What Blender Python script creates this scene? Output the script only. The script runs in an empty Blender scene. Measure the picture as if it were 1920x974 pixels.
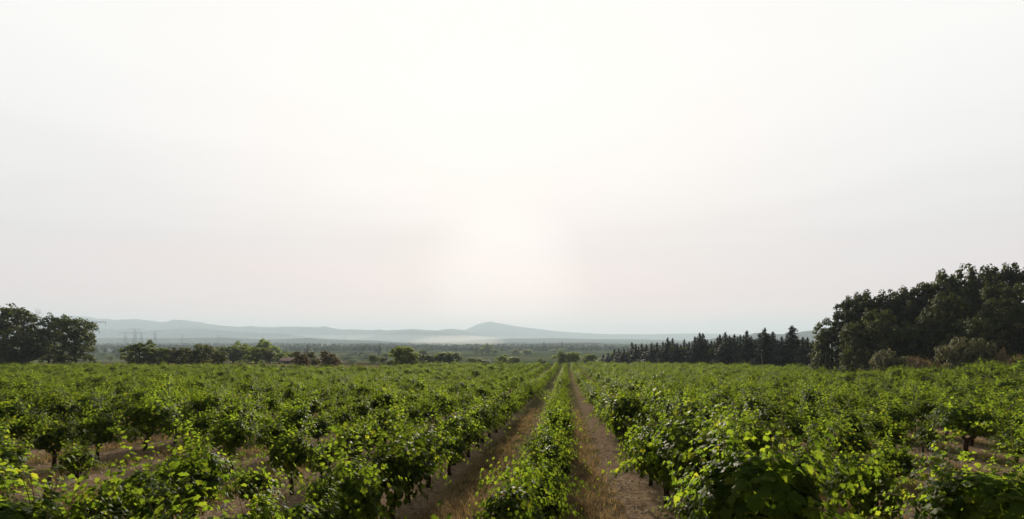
import bpy, math, random
import numpy as np
from mathutils import Vector

R = math.radians
SC = bpy.context.scene
COL = SC.collection
rng = np.random.RandomState(11)
random.seed(11)

# ------------------------------------------------------------------ camera, sky, sun, exposure
CAMZ, F, YAW = 2.6, 950.0, R(6.1)          # F = focal length in pixels of a 1920 wide frame
HOR = 638.0
FWD = np.array([-math.sin(YAW), math.cos(YAW)])
RGT = np.array([math.cos(YAW), math.sin(YAW)])
cam = bpy.data.cameras.new('camera')
camo = bpy.data.objects.new('camera', cam)
COL.objects.link(camo)
camo.location = (0, 0, CAMZ)
camo.rotation_euler = (R(90), 0, YAW)
cam.sensor_width = 36.0
cam.lens = F / 1920 * 36
cam.shift_y = (HOR - 487) / 1920
cam.clip_start = 0.1
cam.clip_end = 60000
SC.camera = camo

SUN_EL, SUN_AZ = R(16.0), R(9.0)           # azimuth: towards -x from +y
SUN_DIR = Vector((-math.sin(SUN_AZ) * math.cos(SUN_EL), math.cos(SUN_AZ) * math.cos(SUN_EL), math.sin(SUN_EL)))
w = bpy.data.worlds.new('World')
SC.world = w
w.use_nodes = True
nt = w.node_tree
nt.nodes.clear()
N = nt.nodes.new
L = nt.links.new
out = N('ShaderNodeOutputWorld')
sky = N('ShaderNodeTexSky')
sky.sky_type = 'NISHITA'
sky.sun_disc = False
sky.sun_elevation = SUN_EL
sky.sun_rotation = 2 * math.pi - SUN_AZ
bg1 = N('ShaderNodeBackground')
bg1.inputs[1].default_value = 0.05
L(sky.outputs[0], bg1.inputs[0])
# hazy white veil of high cloud
tc = N('ShaderNodeTexCoord')
sep = N('ShaderNodeSeparateXYZ')
L(tc.outputs['Generated'], sep.inputs[0])
ramp = N('ShaderNodeValToRGB')
cr = ramp.color_ramp
cr.elements[0].position = 0.0
cr.elements[0].color = (1.04, 0.79, 0.73, 1)
cr.elements[1].position = 0.75
cr.elements[1].color = (0.55, 0.57, 0.60, 1)
for p, c in ((0.07, (0.86, 0.71, 0.705)), (0.17, (0.80, 0.755, 0.75)), (0.24, (0.855, 0.83, 0.82)), (0.32, (0.915, 0.895, 0.88)), (0.44, (0.955, 0.94, 0.915)),
             (0.56, (0.955, 0.94, 0.915))):
    e = cr.elements.new(p)
    e.color = (*c, 1)
# faint streaks bend the elevation used by the veil
mp = N('ShaderNodeMapping')
mp.inputs['Scale'].default_value = (1.3, 1.3, 11.0)
mp.inputs['Rotation'].default_value = (0.02, 0.05, 0)
L(tc.outputs['Generated'], mp.inputs[0])
nz = N('ShaderNodeTexNoise')
nz.inputs['Scale'].default_value = 2.2
nz.inputs['Detail'].default_value = 4
nz.inputs['Roughness'].default_value = 0.5
L(mp.outputs[0], nz.inputs[0])
mm = N('ShaderNodeMath'); mm.operation = 'MULTIPLY_ADD'
mm.inputs[1].default_value = 0.095
L(nz.outputs[0], mm.inputs[0])
sb = N('ShaderNodeMath'); sb.operation = 'SUBTRACT'
sb.inputs[1].default_value = 0.0475
L(sep.outputs[2], sb.inputs[0])
L(sb.outputs[0], mm.inputs[2])
L(mm.outputs[0], ramp.inputs[0])
dot = N('ShaderNodeVectorMath'); dot.operation = 'DOT_PRODUCT'
dot.inputs[1].default_value = Vector((-math.sin(R(7)) * math.cos(R(6.2)), math.cos(R(7)) * math.cos(R(6.2)), math.sin(R(6.2))))
L(tc.outputs['Generated'], dot.inputs[0])
# darker away from the sun
dim = N('ShaderNodeMapRange')
dim.interpolation_type = 'SMOOTHSTEP'
dim.inputs['From Min'].default_value = -0.15
dim.inputs['From Max'].default_value = 0.66
dim.inputs['To Min'].default_value = 0.16
dim.inputs['To Max'].default_value = 1.0
L(dot.outputs['Value'], dim.inputs[0])
vm = N('ShaderNodeVectorMath'); vm.operation = 'SCALE'
L(ramp.outputs[0], vm.inputs[0])
L(dim.outputs[0], vm.inputs['Scale'])
# aureole round the veiled sun
prev = vm.outputs[0]
for ang, pw, colr in ((44, 1.0, (0.085, 0.04, 0.01)), (11, 1.3, (0.10, 0.11, 0.105))):
    gl = N('ShaderNodeMapRange')
    gl.interpolation_type = 'SMOOTHSTEP'
    gl.inputs['From Min'].default_value = math.cos(R(ang))
    gl.inputs['From Max'].default_value = 1.0
    L(dot.outputs['Value'], gl.inputs[0])
    pwn = N('ShaderNodeMath'); pwn.operation = 'POWER'
    pwn.inputs[1].default_value = pw
    L(gl.outputs[0], pwn.inputs[0])
    g2 = N('ShaderNodeVectorMath'); g2.operation = 'SCALE'
    g2.inputs[0].default_value = colr
    L(pwn.outputs[0], g2.inputs['Scale'])
    ad = N('ShaderNodeVectorMath'); ad.operation = 'ADD'
    L(prev, ad.inputs[0])
    L(g2.outputs[0], ad.inputs[1])
    prev = ad.outputs[0]
bg2 = N('ShaderNodeBackground')
bg2.inputs[1].default_value = 0.685
L(prev, bg2.inputs[0])
adds = N('ShaderNodeMixShader')
adds.inputs[0].default_value = 0.97       # the veil covers most of the clear sky
L(bg1.outputs[0], adds.inputs[1])
L(bg2.outputs[0], adds.inputs[2])
L(adds.outputs[0], out.inputs[0])

sun = bpy.data.lights.new('sun', 'SUN')
sun.energy = 5.0
sun.angle = R(2.0)
sun.color = (1.0, 0.88, 0.70)
suno = bpy.data.objects.new('sun', sun)
COL.objects.link(suno)
suno.rotation_euler = SUN_DIR.to_track_quat('Z', 'Y').to_euler()
suno.location = (0, 0, 60)

SC.view_settings.view_transform = 'Standard'
SC.view_settings.look = 'None'
SC.view_settings.exposure = 0.66
SC.view_settings.gamma = 1.0
SC.render.engine = 'CYCLES'
cy = SC.cycles
cy.max_bounces = 6
cy.diffuse_bounces = 3
cy.transmission_bounces = 4
cy.glossy_bounces = 2
cy.volume_bounces = 1
cy.caustics_reflective = False
cy.caustics_refractive = False
cy.use_denoising = True
cy.sample_clamp_indirect = 4

# ------------------------------------------------------------------ helpers
def ss(a, b, x):
    t = np.clip((np.asarray(x, float) - a) / (b - a), 0, 1)
    return t * t * (3 - 2 * t)

_wv = [(rng.uniform(-1, 1), rng.uniform(-1, 1), rng.uniform(0, 6.28)) for _ in range(10)]
def wav(x, y, s):
    r = 0
    for i, (a, b, p) in enumerate(_wv):
        r = r + np.sin((a * x + b * y) / s * (1 + .35 * i) * 6 + p) / (1 + .4 * i)
    return r / 4

PLAIN = -22.0
def ground(x, y):
    x = np.asarray(x, float); y = np.asarray(y, float)
    yy = np.maximum(y, -40)
    g = -7.8 * (1 - np.exp(-yy / 120))
    g = g + 2.4 * ss(24, 44, x) * (1 - ss(46, 72, y)) + 0.3 * ss(30, 100, -x)
    g = g + .10 * wav(x, y, 60)
    D = x * FWD[0] + y * FWD[1]
    t = ss(168, 470, D) * (1 - .75 * ss(40, 90, x) * (1 - ss(200, 500, D)))
    p = PLAIN + 1.2 * wav(x, y, 2500) * ss(400, 1500, D)
    return g * (1 - t) + p * t

def at(px, D):
    l = (px - 960) / F * D
    p = FWD * D + RGT * l
    return float(p[0]), float(p[1])

def zpix(py, D):
    return CAMZ - (py - HOR) / F * D

def hit(px, py):
    """where the ray through a pixel meets the ground"""
    for D in np.concatenate([np.arange(2, 60, .05), np.arange(60, 400, .5)]):
        x, y = at(px, D)
        if zpix(py, D) <= float(ground(x, y)):
            return D, x, y
    return D, x, y

def mesh(name, verts, faces, mats, mi=None, smooth=False):
    """faces: list of index arrays (n,k)"""
    me = bpy.data.meshes.new(name)
    verts = np.asarray(verts, np.float32).reshape(-1, 3)
    fl = [np.asarray(f, np.int32) for f in faces if len(f)]
    me.vertices.add(len(verts))
    me.vertices.foreach_set('co', verts.ravel())
    tot = np.concatenate([np.full(len(f), f.shape[1], np.int32) for f in fl])
    me.loops.add(int(tot.sum()))
    me.loops.foreach_set('vertex_index', np.concatenate([f.ravel() for f in fl]))
    me.polygons.add(len(tot))
    st = np.zeros(len(tot), np.int32)
    st[1:] = np.cumsum(tot)[:-1]
    me.polygons.foreach_set('loop_start', st)
    for m in mats:
        me.materials.append(m)
    if mi is not None:
        me.polygons.foreach_set('material_index', np.asarray(mi, np.int32))
    me.polygons.foreach_set('use_smooth', np.full(len(tot), bool(smooth)))
    me.update(calc_edges=True)
    me.validate()
    return me

class Geo:
    """gathers tubes, boxes and quads for ONE mesh"""
    def __init__(s):
        s.v, s.f, s.m, s.n = [], {3: [], 4: []}, {3: [], 4: []}, 0
    def add(s, v, f, m=0):
        v = np.asarray(v, float).reshape(-1, 3)
        f = np.asarray(f, int)
        s.v.append(v); s.f[f.shape[1]].append(f + s.n); s.m[f.shape[1]].append(np.full(len(f), m))
        s.n += len(v)
    def tube(s, pts, rad, k=6, m=0):
        pts = np.asarray(pts, float)
        n = len(pts)
        rad = np.broadcast_to(rad, n)
        d = np.gradient(pts, axis=0)
        d /= np.linalg.norm(d, axis=1)[:, None] + 1e-9
        ref = np.array([1, 0, 0]) if abs(d[0][0]) < .8 else np.array([0, 1, 0])
        u = np.cross(d, ref); u /= np.linalg.norm(u, axis=1)[:, None] + 1e-9
        v = np.cross(d, u)
        a = np.arange(k) / k * 2 * math.pi
        V = pts[:, None, :] + rad[:, None, None] * (np.cos(a)[None, :, None] * u[:, None, :] + np.sin(a)[None, :, None] * v[:, None, :])
        i = np.arange(n - 1)[:, None] * k; j = np.arange(k)[None, :]; j2 = (j + 1) % k
        q = np.stack([i + j, i + j2, i + k + j2, i + k + j], -1).reshape(-1, 4)
        b = s.n
        s.add(V, q, m)
        top = np.array([[(n - 1) * k, (n - 1) * k + t, (n - 1) * k + t + 1] for t in range(1, k - 1)]) + b
        s.f[3].append(top); s.m[3].append(np.full(len(top), m))
    def box(s, lo, hi, m=0):
        x0, y0, z0 = lo; x1, y1, z1 = hi
        v = [(x0, y0, z0), (x1, y0, z0), (x1, y1, z0), (x0, y1, z0), (x0, y0, z1), (x1, y0, z1), (x1, y1, z1), (x0, y1, z1)]
        s.add(v, [(0, 3, 2, 1), (4, 5, 6, 7), (0, 1, 5, 4), (1, 2, 6, 5), (2, 3, 7, 6), (3, 0, 4, 7)], m)
    def mesh(s, name, mats, smooth=False):
        f, mi = [], []
        for k in (3, 4):
            if s.f[k]:
                f.append(np.concatenate(s.f[k])); mi.append(np.concatenate(s.m[k]))
        return mesh(name, np.concatenate(s.v), f, mats, np.concatenate(mi), smooth)

def tag(o, label=None, cat=None, group=None, kind=None):
    if label: o['label'] = label
    if cat: o['category'] = cat
    if group: o['group'] = group
    if kind: o['kind'] = kind
    return o

def link(name, me, parent=None):
    o = bpy.data.objects.new(name, me)
    COL.objects.link(o)
    if parent is not None:
        o.parent = parent
    return o

def place(name, parts, loc, rotz=0, scl=(1, 1, 1), label=None, cat=None, group=None, tilt=(0, 0)):
    """one thing: an Empty at its base with its parts as children (mesh data shared between repeats)"""
    e = bpy.data.objects.new(name, None)
    e.empty_display_size = .2
    COL.objects.link(e)
    e.location = loc
    e.rotation_euler = (tilt[0], tilt[1], rotz)
    e.scale = scl
    tag(e, label, cat, group)
    kids = [link(pn, me, e) for pn, me in parts]
    return e, kids

ORD = ('first second third fourth fifth sixth seventh eighth ninth tenth eleventh twelfth thirteenth fourteenth fifteenth sixteenth '
       'seventeenth eighteenth nineteenth').split()
def ordn(n):
    if n < 20: return ORD[n - 1]
    tens = {2: 'twent', 3: 'thirt', 4: 'fort', 5: 'fift', 6: 'sixt'}[n // 10]
    return tens + 'ieth' if n % 10 == 0 else tens + 'y-' + ORD[n % 10 - 1]

# ------------------------------------------------------------------ materials
def leaf_mat(name, stops, trans, tmix, rough=.5, spec=.35, var=(.82, 1.2)):
    m = bpy.data.materials.new(name)
    m.use_nodes = True
    t = m.node_tree; t.nodes.clear()
    n, l = t.nodes.new, t.links.new
    o = n('ShaderNodeOutputMaterial')
    g = n('ShaderNodeNewGeometry')
    r = n('ShaderNodeValToRGB')
    els = r.color_ramp.elements
    els[0].position, els[0].color = stops[0][0], (*stops[0][1], 1)
    els[1].position, els[1].color = stops[-1][0], (*stops[-1][1], 1)
    for p, c in stops[1:-1]:
        els.new(p).color = (*c, 1)
    l(g.outputs['Random Per Island'], r.inputs[0])
    oi = n('ShaderNodeObjectInfo')
    hs = n('ShaderNodeHueSaturation')
    mr = n('ShaderNodeMapRange')
    mr.inputs['To Min'].default_value = var[0]; mr.inputs['To Max'].default_value = var[1]
    l(oi.outputs['Random'], mr.inputs[0])
    l(mr.outputs[0], hs.inputs['Value'])
    l(r.outputs[0], hs.inputs['Color'])
    b = n('ShaderNodeBsdfPrincipled')
    b.inputs['Roughness'].default_value = rough
    b.inputs['Specular IOR Level'].default_value = spec
    l(hs.outputs[0], b.inputs['Base Color'])
    tr = n('ShaderNodeBsdfTranslucent')
    mx = n('ShaderNodeMix'); mx.data_type = 'RGBA'; mx.blend_type = 'MULTIPLY'
    mx.inputs['Factor'].default_value = 1
    mx.inputs['B'].default_value = (*trans, 1)
    l(hs.outputs[0], mx.inputs['A'])
    l(mx.outputs['Result'], tr.inputs[0])
    ms = n('ShaderNodeMixShader')
    ms.inputs[0].default_value = tmix
    l(b.outputs[0], ms.inputs[1]); l(tr.outputs[0], ms.inputs[2]); l(ms.outputs[0], o.inputs[0])
    return m

def noise_mat(name, c1, c2, scale, rough=.85, bump=.3, detail=6):
    m = bpy.data.materials.new(name)
    m.use_nodes = True
    t = m.node_tree
    n, l = t.nodes.new, t.links.new
    b = t.nodes['Principled BSDF']
    b.inputs['Roughness'].default_value = rough
    b.inputs['Specular IOR Level'].default_value = .2
    tcx = n('ShaderNodeTexCoord')
    z = n('ShaderNodeTexNoise')
    z.inputs['Scale'].default_value = scale; z.inputs['Detail'].default_value = detail
    l(tcx.outputs['Object'], z.inputs[0])
    r = n('ShaderNodeValToRGB')
    r.color_ramp.elements[0].position = .35; r.color_ramp.elements[0].color = (*c1, 1)
    r.color_ramp.elements[1].position = .68; r.color_ramp.elements[1].color = (*c2, 1)
    l(z.outputs[0], r.inputs[0]); l(r.outputs[0], b.inputs['Base Color'])
    if bump:
        bp = n('ShaderNodeBump'); bp.inputs['Strength'].default_value = bump
        l(z.outputs[0], bp.inputs['Height']); l(bp.outputs[0], b.inputs['Normal'])
    return m

M_VINE = leaf_mat('vine_leaf', [(0, (.023, .046, .010)), (.5, (.043, .076, .013)), (.93, (.064, .098, .017)), (1, (.088, .108, .02))],
                  (5.2, 4.3, 1.5), .56, .5, .035)
M_CANE = noise_mat('cane', (.10, .09, .03), (.16, .12, .05), 30)
M_BARK = noise_mat('vine_bark', (.020, .014, .010), (.075, .052, .036), 40, .95, .8)
M_TBARK = noise_mat('tree_bark', (.04, .032, .026), (.11, .085, .065), 6, .95, .6)
M_PINE = leaf_mat('pine_needles', [(0, (.024, .034, .012)), (.6, (.046, .058, .019)), (1, (.085, .085, .03))], (1.8, 1.8, .9), .3, .6, .15, (.65, 1.55))
M_CONIF = leaf_mat('conifer_needles', [(0, (.014, .024, .012)), (.7, (.026, .038, .016)), (1, (.045, .045, .02))], (1.4, 1.4, .9), .15, .6, .2)
M_OAK = leaf_mat('oak_leaves', [(0, (.022, .036, .010)), (.6, (.045, .063, .017)), (1, (.08, .085, .026))], (2.2, 2.1, 1.0), .33, .55, .15, (.75, 1.5))
M_BROAD = leaf_mat('bush_leaves', [(0, (.05, .072, .018)), (.6, (.092, .125, .03)), (1, (.15, .155, .05))], (3.0, 3.0, 1.2), .48, .55, .1, (.75, 1.4))
M_YEL = leaf_mat('pale_leaves', [(0, (.05, .075, .015)), (.6, (.085, .105, .022)), (1, (.14, .13, .035))], (2.2, 2.0, 1.0), .36, .55, .25)
M_RUST = leaf_mat('rusty_leaves', [(0, (.055, .06, .02)), (.5, (.11, .098, .03)), (1, (.19, .145, .045))], (2.0, 1.7, 1.0), .3, .6, .2)
M_GREY = leaf_mat('grey_leaves', [(0, (.07, .08, .04)), (.6, (.12, .125, .07)), (1, (.18, .17, .10))], (1.6, 1.5, 1.0), .25, .7, .2)
M_BRUSH = leaf_mat('dry_brush', [(0, (.14, .11, .065)), (.6, (.21, .165, .10)), (1, (.28, .22, .14))], (1.4, 1.2, .9), .25, .8, .1)
M_WOODS = leaf_mat('far_woods', [(0, (.022, .040, .016)), (.6, (.036, .058, .02)), (1, (.06, .075, .025))], (1.5, 1.5, 1.0), .2, .7, .1)
M_DRY = leaf_mat('dry_grass', [(0, (.20, .135, .07)), (.45, (.31, .22, .115)), (.8, (.42, .33, .19)), (1, (.15, .15, .06))], (1.4, 1.25, 1.0), .35, .7, .15)
M_GREEN = leaf_mat('green_grass', [(0, (.06, .08, .02)), (.6, (.10, .11, .035)), (1, (.2, .16, .07))], (1.5, 1.4, 1.0), .35, .7, .15)
M_STRAW = noise_mat('straw', (.22, .16, .10), (.50, .40, .29), 9, .85, .0)
M_STONE = noise_mat('stone', (.24, .19, .15), (.46, .39, .33), 7, .9, .3)
M_STAKE = noise_mat('weathered_wood', (.025, .019, .015), (.085, .062, .046), 25, .9, .6)
M_PALE = noise_mat('pale_pole', (.22, .20, .18), (.34, .32, .29), 12, .7, .1)
M_STEEL = noise_mat('galvanised_steel', (.10, .105, .11), (.16, .165, .17), 3, .6, .0)
M_PLASTER = noise_mat('plaster', (.50, .46, .40), (.62, .57, .50), 2, .9, .1)
M_WHITE = noise_mat('white_sheet', (.72, .72, .70), (.84, .83, .80), 2, .6, .0)
M_TILE = noise_mat('roof_tile', (.20, .13, .10), (.30, .2, .155), 5, .9, .3)
M_GLASS = noise_mat('dark_window', (.02, .022, .025), (.04, .042, .045), 2, .2, .0)
M_SHUT = noise_mat('shutter', (.12, .16, .17), (.18, .22, .23), 4, .7, .0)

# ground: rows of soil and dry grass near, fields on the plain
ROWX, ROWS = -0.62, 2.5
def ground_mat():
    m = bpy.data.materials.new('earth')
    m.use_nodes = True
    t = m.node_tree
    n, l = t.nodes.new, t.links.new
    b = t.nodes['Principled BSDF']
    b.inputs['Roughness'].default_value = .95
    b.inputs['Specular IOR Level'].default_value = .1
    geo = n('ShaderNodeNewGeometry')
    sx = n('ShaderNodeSeparateXYZ'); l(geo.outputs['Position'], sx.inputs[0])
    def math_(op, a, b_=None, c_=None):
        q = n('ShaderNodeMath'); q.operation = op
        for i, v in enumerate((a, b_, c_)):
            if v is None: continue
            if isinstance(v, (int, float)): q.inputs[i].default_value = v
            else: l(v, q.inputs[i])
        return q.outputs[0]
    def noise(scale, detail=5, rough=.55, vec=None):
        q = n('ShaderNodeTexNoise')
        q.inputs['Scale'].default_value = scale; q.inputs['Detail'].default_value = detail; q.inputs['Roughness'].default_value = rough
        l(vec if vec is not None else geo.outputs['Position'], q.inputs[0])
        return q.outputs[0]
    def ramp_(v, stops):
        q = n('ShaderNodeValToRGB')
        e = q.color_ramp.elements
        e[0].position, e[0].color = stops[0][0], (*stops[0][1], 1)
        e[1].position, e[1].color = stops[-1][0], (*stops[-1][1], 1)
        for p, c in stops[1:-1]: e.new(p).color = (*c, 1)
        l(v, q.inputs[0]); return q.outputs[0]
    def mix_(f, a, b_):
        q = n('ShaderNodeMix'); q.data_type = 'RGBA'
        l(f, q.inputs['Factor']); l(a, q.inputs['A']); l(b_, q.inputs['B']); return q.outputs['Result']
    n1, n2, n3, n4 = noise(9, 8, .7), noise(1.3, 5), noise(.25, 3), noise(45, 4, .7)
    soil = ramp_(n1, [(.3, (.16, .105, .066)), (.46, (.32, .22, .142)), (.58, (.42, .31, .21)), (.72, (.56, .46, .35))])
    dry = ramp_(noise(14, 8, .75), [(.3, (.14, .09, .05)), (.5, (.27, .19, .10)), (.72, (.42, .32, .19))])
    grn = ramp_(noise(12, 8, .75), [(.3, (.09, .09, .036)), (.55, (.18, .165, .075)), (.75, (.31, .26, .14))])
    # position across the rows, 0 under a vine, .5 in the middle of the alley
    u = math_('FRACT', math_('DIVIDE', math_('ADD', sx.outputs[0], -ROWX + 250.0 + 0.0), ROWS))
    wob = math_('MULTIPLY_ADD', n2, .30, -.15)
    uu = math_('ADD', u, wob)
    f1 = ramp_(uu, [(.16, (0, 0, 0)), (.26, (1, 1, 1)), (.58, (1, 1, 1)), (.70, (0, 0, 0))])
    gfar = n('ShaderNodeMapRange'); l(sx.outputs[1], gfar.inputs[0])
    gfar.inputs['From Min'].default_value = 9; gfar.inputs['From Max'].default_value = 17
    gm = math_('MULTIPLY', gfar.outputs[0], math_('ADD', n3, .35))
    grass = mix_(gm, dry, grn)
    near = mix_(f1, soil, grass)
    # beyond the vineyard: rough meadow, then a patchwork of fields
    mead = ramp_(noise(.12, 8, .65), [(.35, (.05, .075, .02)), (.55, (.085, .105, .032)), (.72, (.17, .14, .07))])
    mpg = n('ShaderNodeMapping'); mpg.inputs['Scale'].default_value = (.0035, .012, 1); mpg.inputs['Rotation'].default_value = (0, 0, .25)
    l(geo.outputs['Position'], mpg.inputs[0])
    vo = n('ShaderNodeTexVoronoi'); vo.inputs['Scale'].default_value = 1.0
    l(mpg.outputs[0], vo.inputs['Vector'])
    sc_ = n('ShaderNodeSeparateColor'); l(vo.outputs['Color'], sc_.inputs[0])
    fld = ramp_(sc_.outputs[0], [(0, (.06, .09, .026)), (.35, (.09, .135, .034)), (.65, (.13, .17, .046)), (.85, (.16, .17, .065)), (1, (.21, .18, .09))])
    mxn = n('ShaderNodeMix'); mxn.data_type = 'RGBA'; mxn.blend_type = 'MULTIPLY'; mxn.inputs['Factor'].default_value = 1
    l(fld, mxn.inputs['A']); l(ramp_(noise(.05, 6, .6), [(.3, (.6, .6, .6)), (.7, (1.2, 1.2, 1.1))]), mxn.inputs['B'])
    k1 = n('ShaderNodeMapRange'); k1.inputs['From Min'].default_value = 240; k1.inputs['From Max'].default_value = 330
    l(sx.outputs[1], k1.inputs[0])
    far = mix_(k1.outputs[0], mead, mxn.outputs['Result'])
    k2 = n('ShaderNodeMapRange'); k2.inputs['From Min'].default_value = 150; k2.inputs['From Max'].default_value = 172
    l(sx.outputs[1], k2.inputs[0])
    l(mix_(k2.outputs[0], near, far), b.inputs['Base Color'])
    bp = n('ShaderNodeBump'); bp.inputs['Strength'].default_value = .7; bp.inputs['Distance'].default_value = .05
    l(math_('ADD', n1, math_('MULTIPLY', n4, .5)), bp.inputs['Height'])
    df = n('ShaderNodeBsdfDiffuse')
    df.inputs['Roughness'].default_value = .6
    l(b.inputs['Base Color'].links[0].from_socket, df.inputs['Color'])
    l(bp.outputs[0], df.inputs['Normal'])
    l(df.outputs[0], t.nodes['Material Output'].inputs['Surface'])
    t.nodes.remove(b)
    return m
M_EARTH = ground_mat()

# ------------------------------------------------------------------ ground sheet
def spread(lo, hi, fine, step, grow=1.07):
    a = list(np.arange(-fine, fine + step / 2, step))
    s = step
    while a[-1] < hi:
        s *= grow; a.append(a[-1] + s)
    s = step
    while a[0] > lo:
        s *= grow; a.insert(0, a[0] - s)
    return np.array(a)
gx = spread(-15000, 15000, 14, .2)
gy = spread(-300, 12500, 12, .2, 1.055)
X, Y = np.meshgrid(gx, gy)
Z = ground(X, Y)
nearw = np.exp(-((np.abs(X) + np.abs(Y)) / 30) ** 2)
fr = ((X - ROWX) / ROWS) % 1.0
Z = Z + nearw * (.05 * np.cos(fr * 2 * math.pi) + .03 * wav(X, Y, 4) + rng.normal(0, .012, X.shape))
nx, ny = len(gx), len(gy)
i, j = np.meshgrid(np.arange(nx - 1), np.arange(ny - 1))
q = np.stack([j * nx + i, j * nx + i + 1, (j + 1) * nx + i + 1, (j + 1) * nx + i], -1).reshape(-1, 4)
tag(link('ground', mesh('ground', np.stack([X, Y, Z], -1), [q], [M_EARTH], smooth=True)), kind='structure')

# ------------------------------------------------------------------ hills
def hill_mat(name, c1, c2, s):
    m = noise_mat(name, c1, c2, s, .95, 0)
    t = m.node_tree
    df = t.nodes.new('ShaderNodeBsdfDiffuse')
    b = t.nodes['Principled BSDF']
    t.links.new(b.inputs['Base Color'].links[0].from_socket, df.inputs['Color'])
    t.links.new(df.outputs[0], t.nodes['Material Output'].inputs['Surface'])
    t.nodes.remove(b)
    return m
M_HILL = hill_mat('hill_scrub', (.045, .06, .03), (.11, .115, .06), .006)
M_HILL2 = hill_mat('near_hill_scrub', (.035, .05, .025), (.075, .085, .04), .02)
def ridge(name, pts, D, front, back, seed, mat, rough=1.0):
    r = np.random.RandomState(seed)
    pts = np.array(pts, float)
    px = np.arange(pts[0, 0], pts[-1, 0] + .1, 3.0)
    py = np.interp(px, pts[:, 0], pts[:, 1])
    nz_ = np.convolve(r.normal(0, 1, len(px) + 8), np.ones(5) / 5, 'same')[4:-4]
    py = py + nz_ * .55 * rough
    prof = [(-1.0, 0.0), (-.8, .10), (-.6, .25), (-.42, .45), (-.25, .68), (-.12, .87), (0, 1.0), (.2, .8), (.5, .4), (1, 0)]
    V = []
    spur = np.convolve(r.normal(0, 1, len(px) + 40), np.ones(7) / 7, 'same')[20:-20]
    for k, (t, h) in enumerate(prof):
        for a, b in zip(range(len(px)), px):
            dd = D + (t * front if t < 0 else t * back)
            wob = spur[a] * front * .22 * (math.sin((t + 1) * math.pi) if -1 < t < 0 else 0)
            x, y = at(b, D)
            u = np.array(at(b, D)) / np.hypot(*at(b, D))
            x, y = x + u[0] * (dd - D + wob), y + u[1] * (dd - D + wob)
            zc = zpix(py[a], D)
            zf = PLAIN - 8
            hh = h * (1 + (.0 if t >= 0 else .10 * r.normal() * rough * (1 - h)))
            V.append((x, y, zf + max(zc - zf, 0) * hh))
    n_ = len(px)
    q_ = np.array([(k * n_ + a, k * n_ + a + 1, (k + 1) * n_ + a + 1, (k + 1) * n_ + a) for k in range(len(prof) - 1) for a in range(n_ - 1)])
    o = link(name, mesh(name, V, [q_], [mat], smooth=True))
    return tag(o, kind='structure')

ridge('mountain', [(560, 642), (700, 640), (800, 631), (845, 621), (862, 618), (872, 619), (885, 613), (897, 608), (910, 604.5), (918, 603.5), (921, 602.5), (926, 604.5), (940, 607),
                   (962, 611), (1000, 616), (1040, 621), (1090, 624.5), (1150, 627), (1220, 627), (1300, 625.5), (1370, 626.5), (1450, 629), (1560, 633), (1750, 636), (2000, 642)],
      10000, 1400, 800, 1, M_HILL, .6)
ridge('hills', [(-400, 606), (-200, 600), (0, 598), (60, 596), (100, 594), (140, 592.5), (160, 594), (185, 598), (200, 598), (215, 600.5), (240, 599), (256, 598.5), (280, 601),
                (298, 604), (312, 604), (325, 599.5), (350, 601), (372, 604), (395, 609), (420, 611), (440, 613), (452, 613), (470, 611.5), (480, 613), (515, 614), (556, 612.5), (590, 614),
                (603, 613), (609, 612), (625, 615.5), (640, 618), (665, 618), (695, 619.5), (712, 618), (725, 619.5), (745, 619), (770, 616.5), (785, 618),
                (805, 619.5), (820, 620), (835, 617.5), (850, 617), (870, 621), (900, 627), (960, 634), (1040, 641)],
      8000, 1200, 800, 2, M_HILL, .8)
ridge('hills', [(-400, 618), (-100, 612), (60, 612), (170, 614.5), (230, 618.5), (290, 620), (330, 616), (370, 616), (420, 620), (480, 625), (530, 626), (570, 631), (640, 636), (720, 641)],
      6400, 800, 600, 3, M_HILL2, .6)
ridge('hills', [(640, 641), (690, 632), (740, 624), (770, 620), (800, 623), (830, 622), (850, 626), (880, 632), (930, 637), (980, 641)], 6900, 640, 450, 4, M_HILL2, .8)
ridge('hills', [(1290, 641), (1340, 635), (1370, 634.5), (1400, 629), (1415, 624.5), (1432, 624), (1455, 626.5), (1478, 627), (1500, 623), (1530, 618.5), (1560, 614), (1620, 608), (1700, 606), (1850, 610), (2000, 618), (2200, 640)],
      3600, 600, 400, 5, M_HILL2, .7)
ridge('hills', [(840, 641), (900, 637.5), (960, 635), (1040, 634.5), (1120, 636.5), (1180, 636.5), (1260, 638), (1350, 641)], 5200, 460, 300, 6, M_HILL2, .3)
ridge('hills', [(930, 650), (975, 646), (1010, 644.5), (1060, 643), (1110, 642.5), (1140, 645), (1180, 646), (1250, 647), (1330, 650)], 2500, 230, 170, 7, M_HILL2, .4)
ridge('hills', [(120, 646), (180, 634.5), (240, 634), (330, 634.5), (420, 633), (490, 637), (540, 636), (575, 634), (620, 637), (700, 639), (760, 643)], 4000, 380, 300, 8, M_HILL2, .5)

# ------------------------------------------------------------------ foliage generators
def unit(v):
    return v / (np.linalg.norm(v, axis=-1, keepdims=True) + 1e-9)

def rvec(r, n):
    return unit(r.normal(0, 1, (n, 3)))

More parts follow.
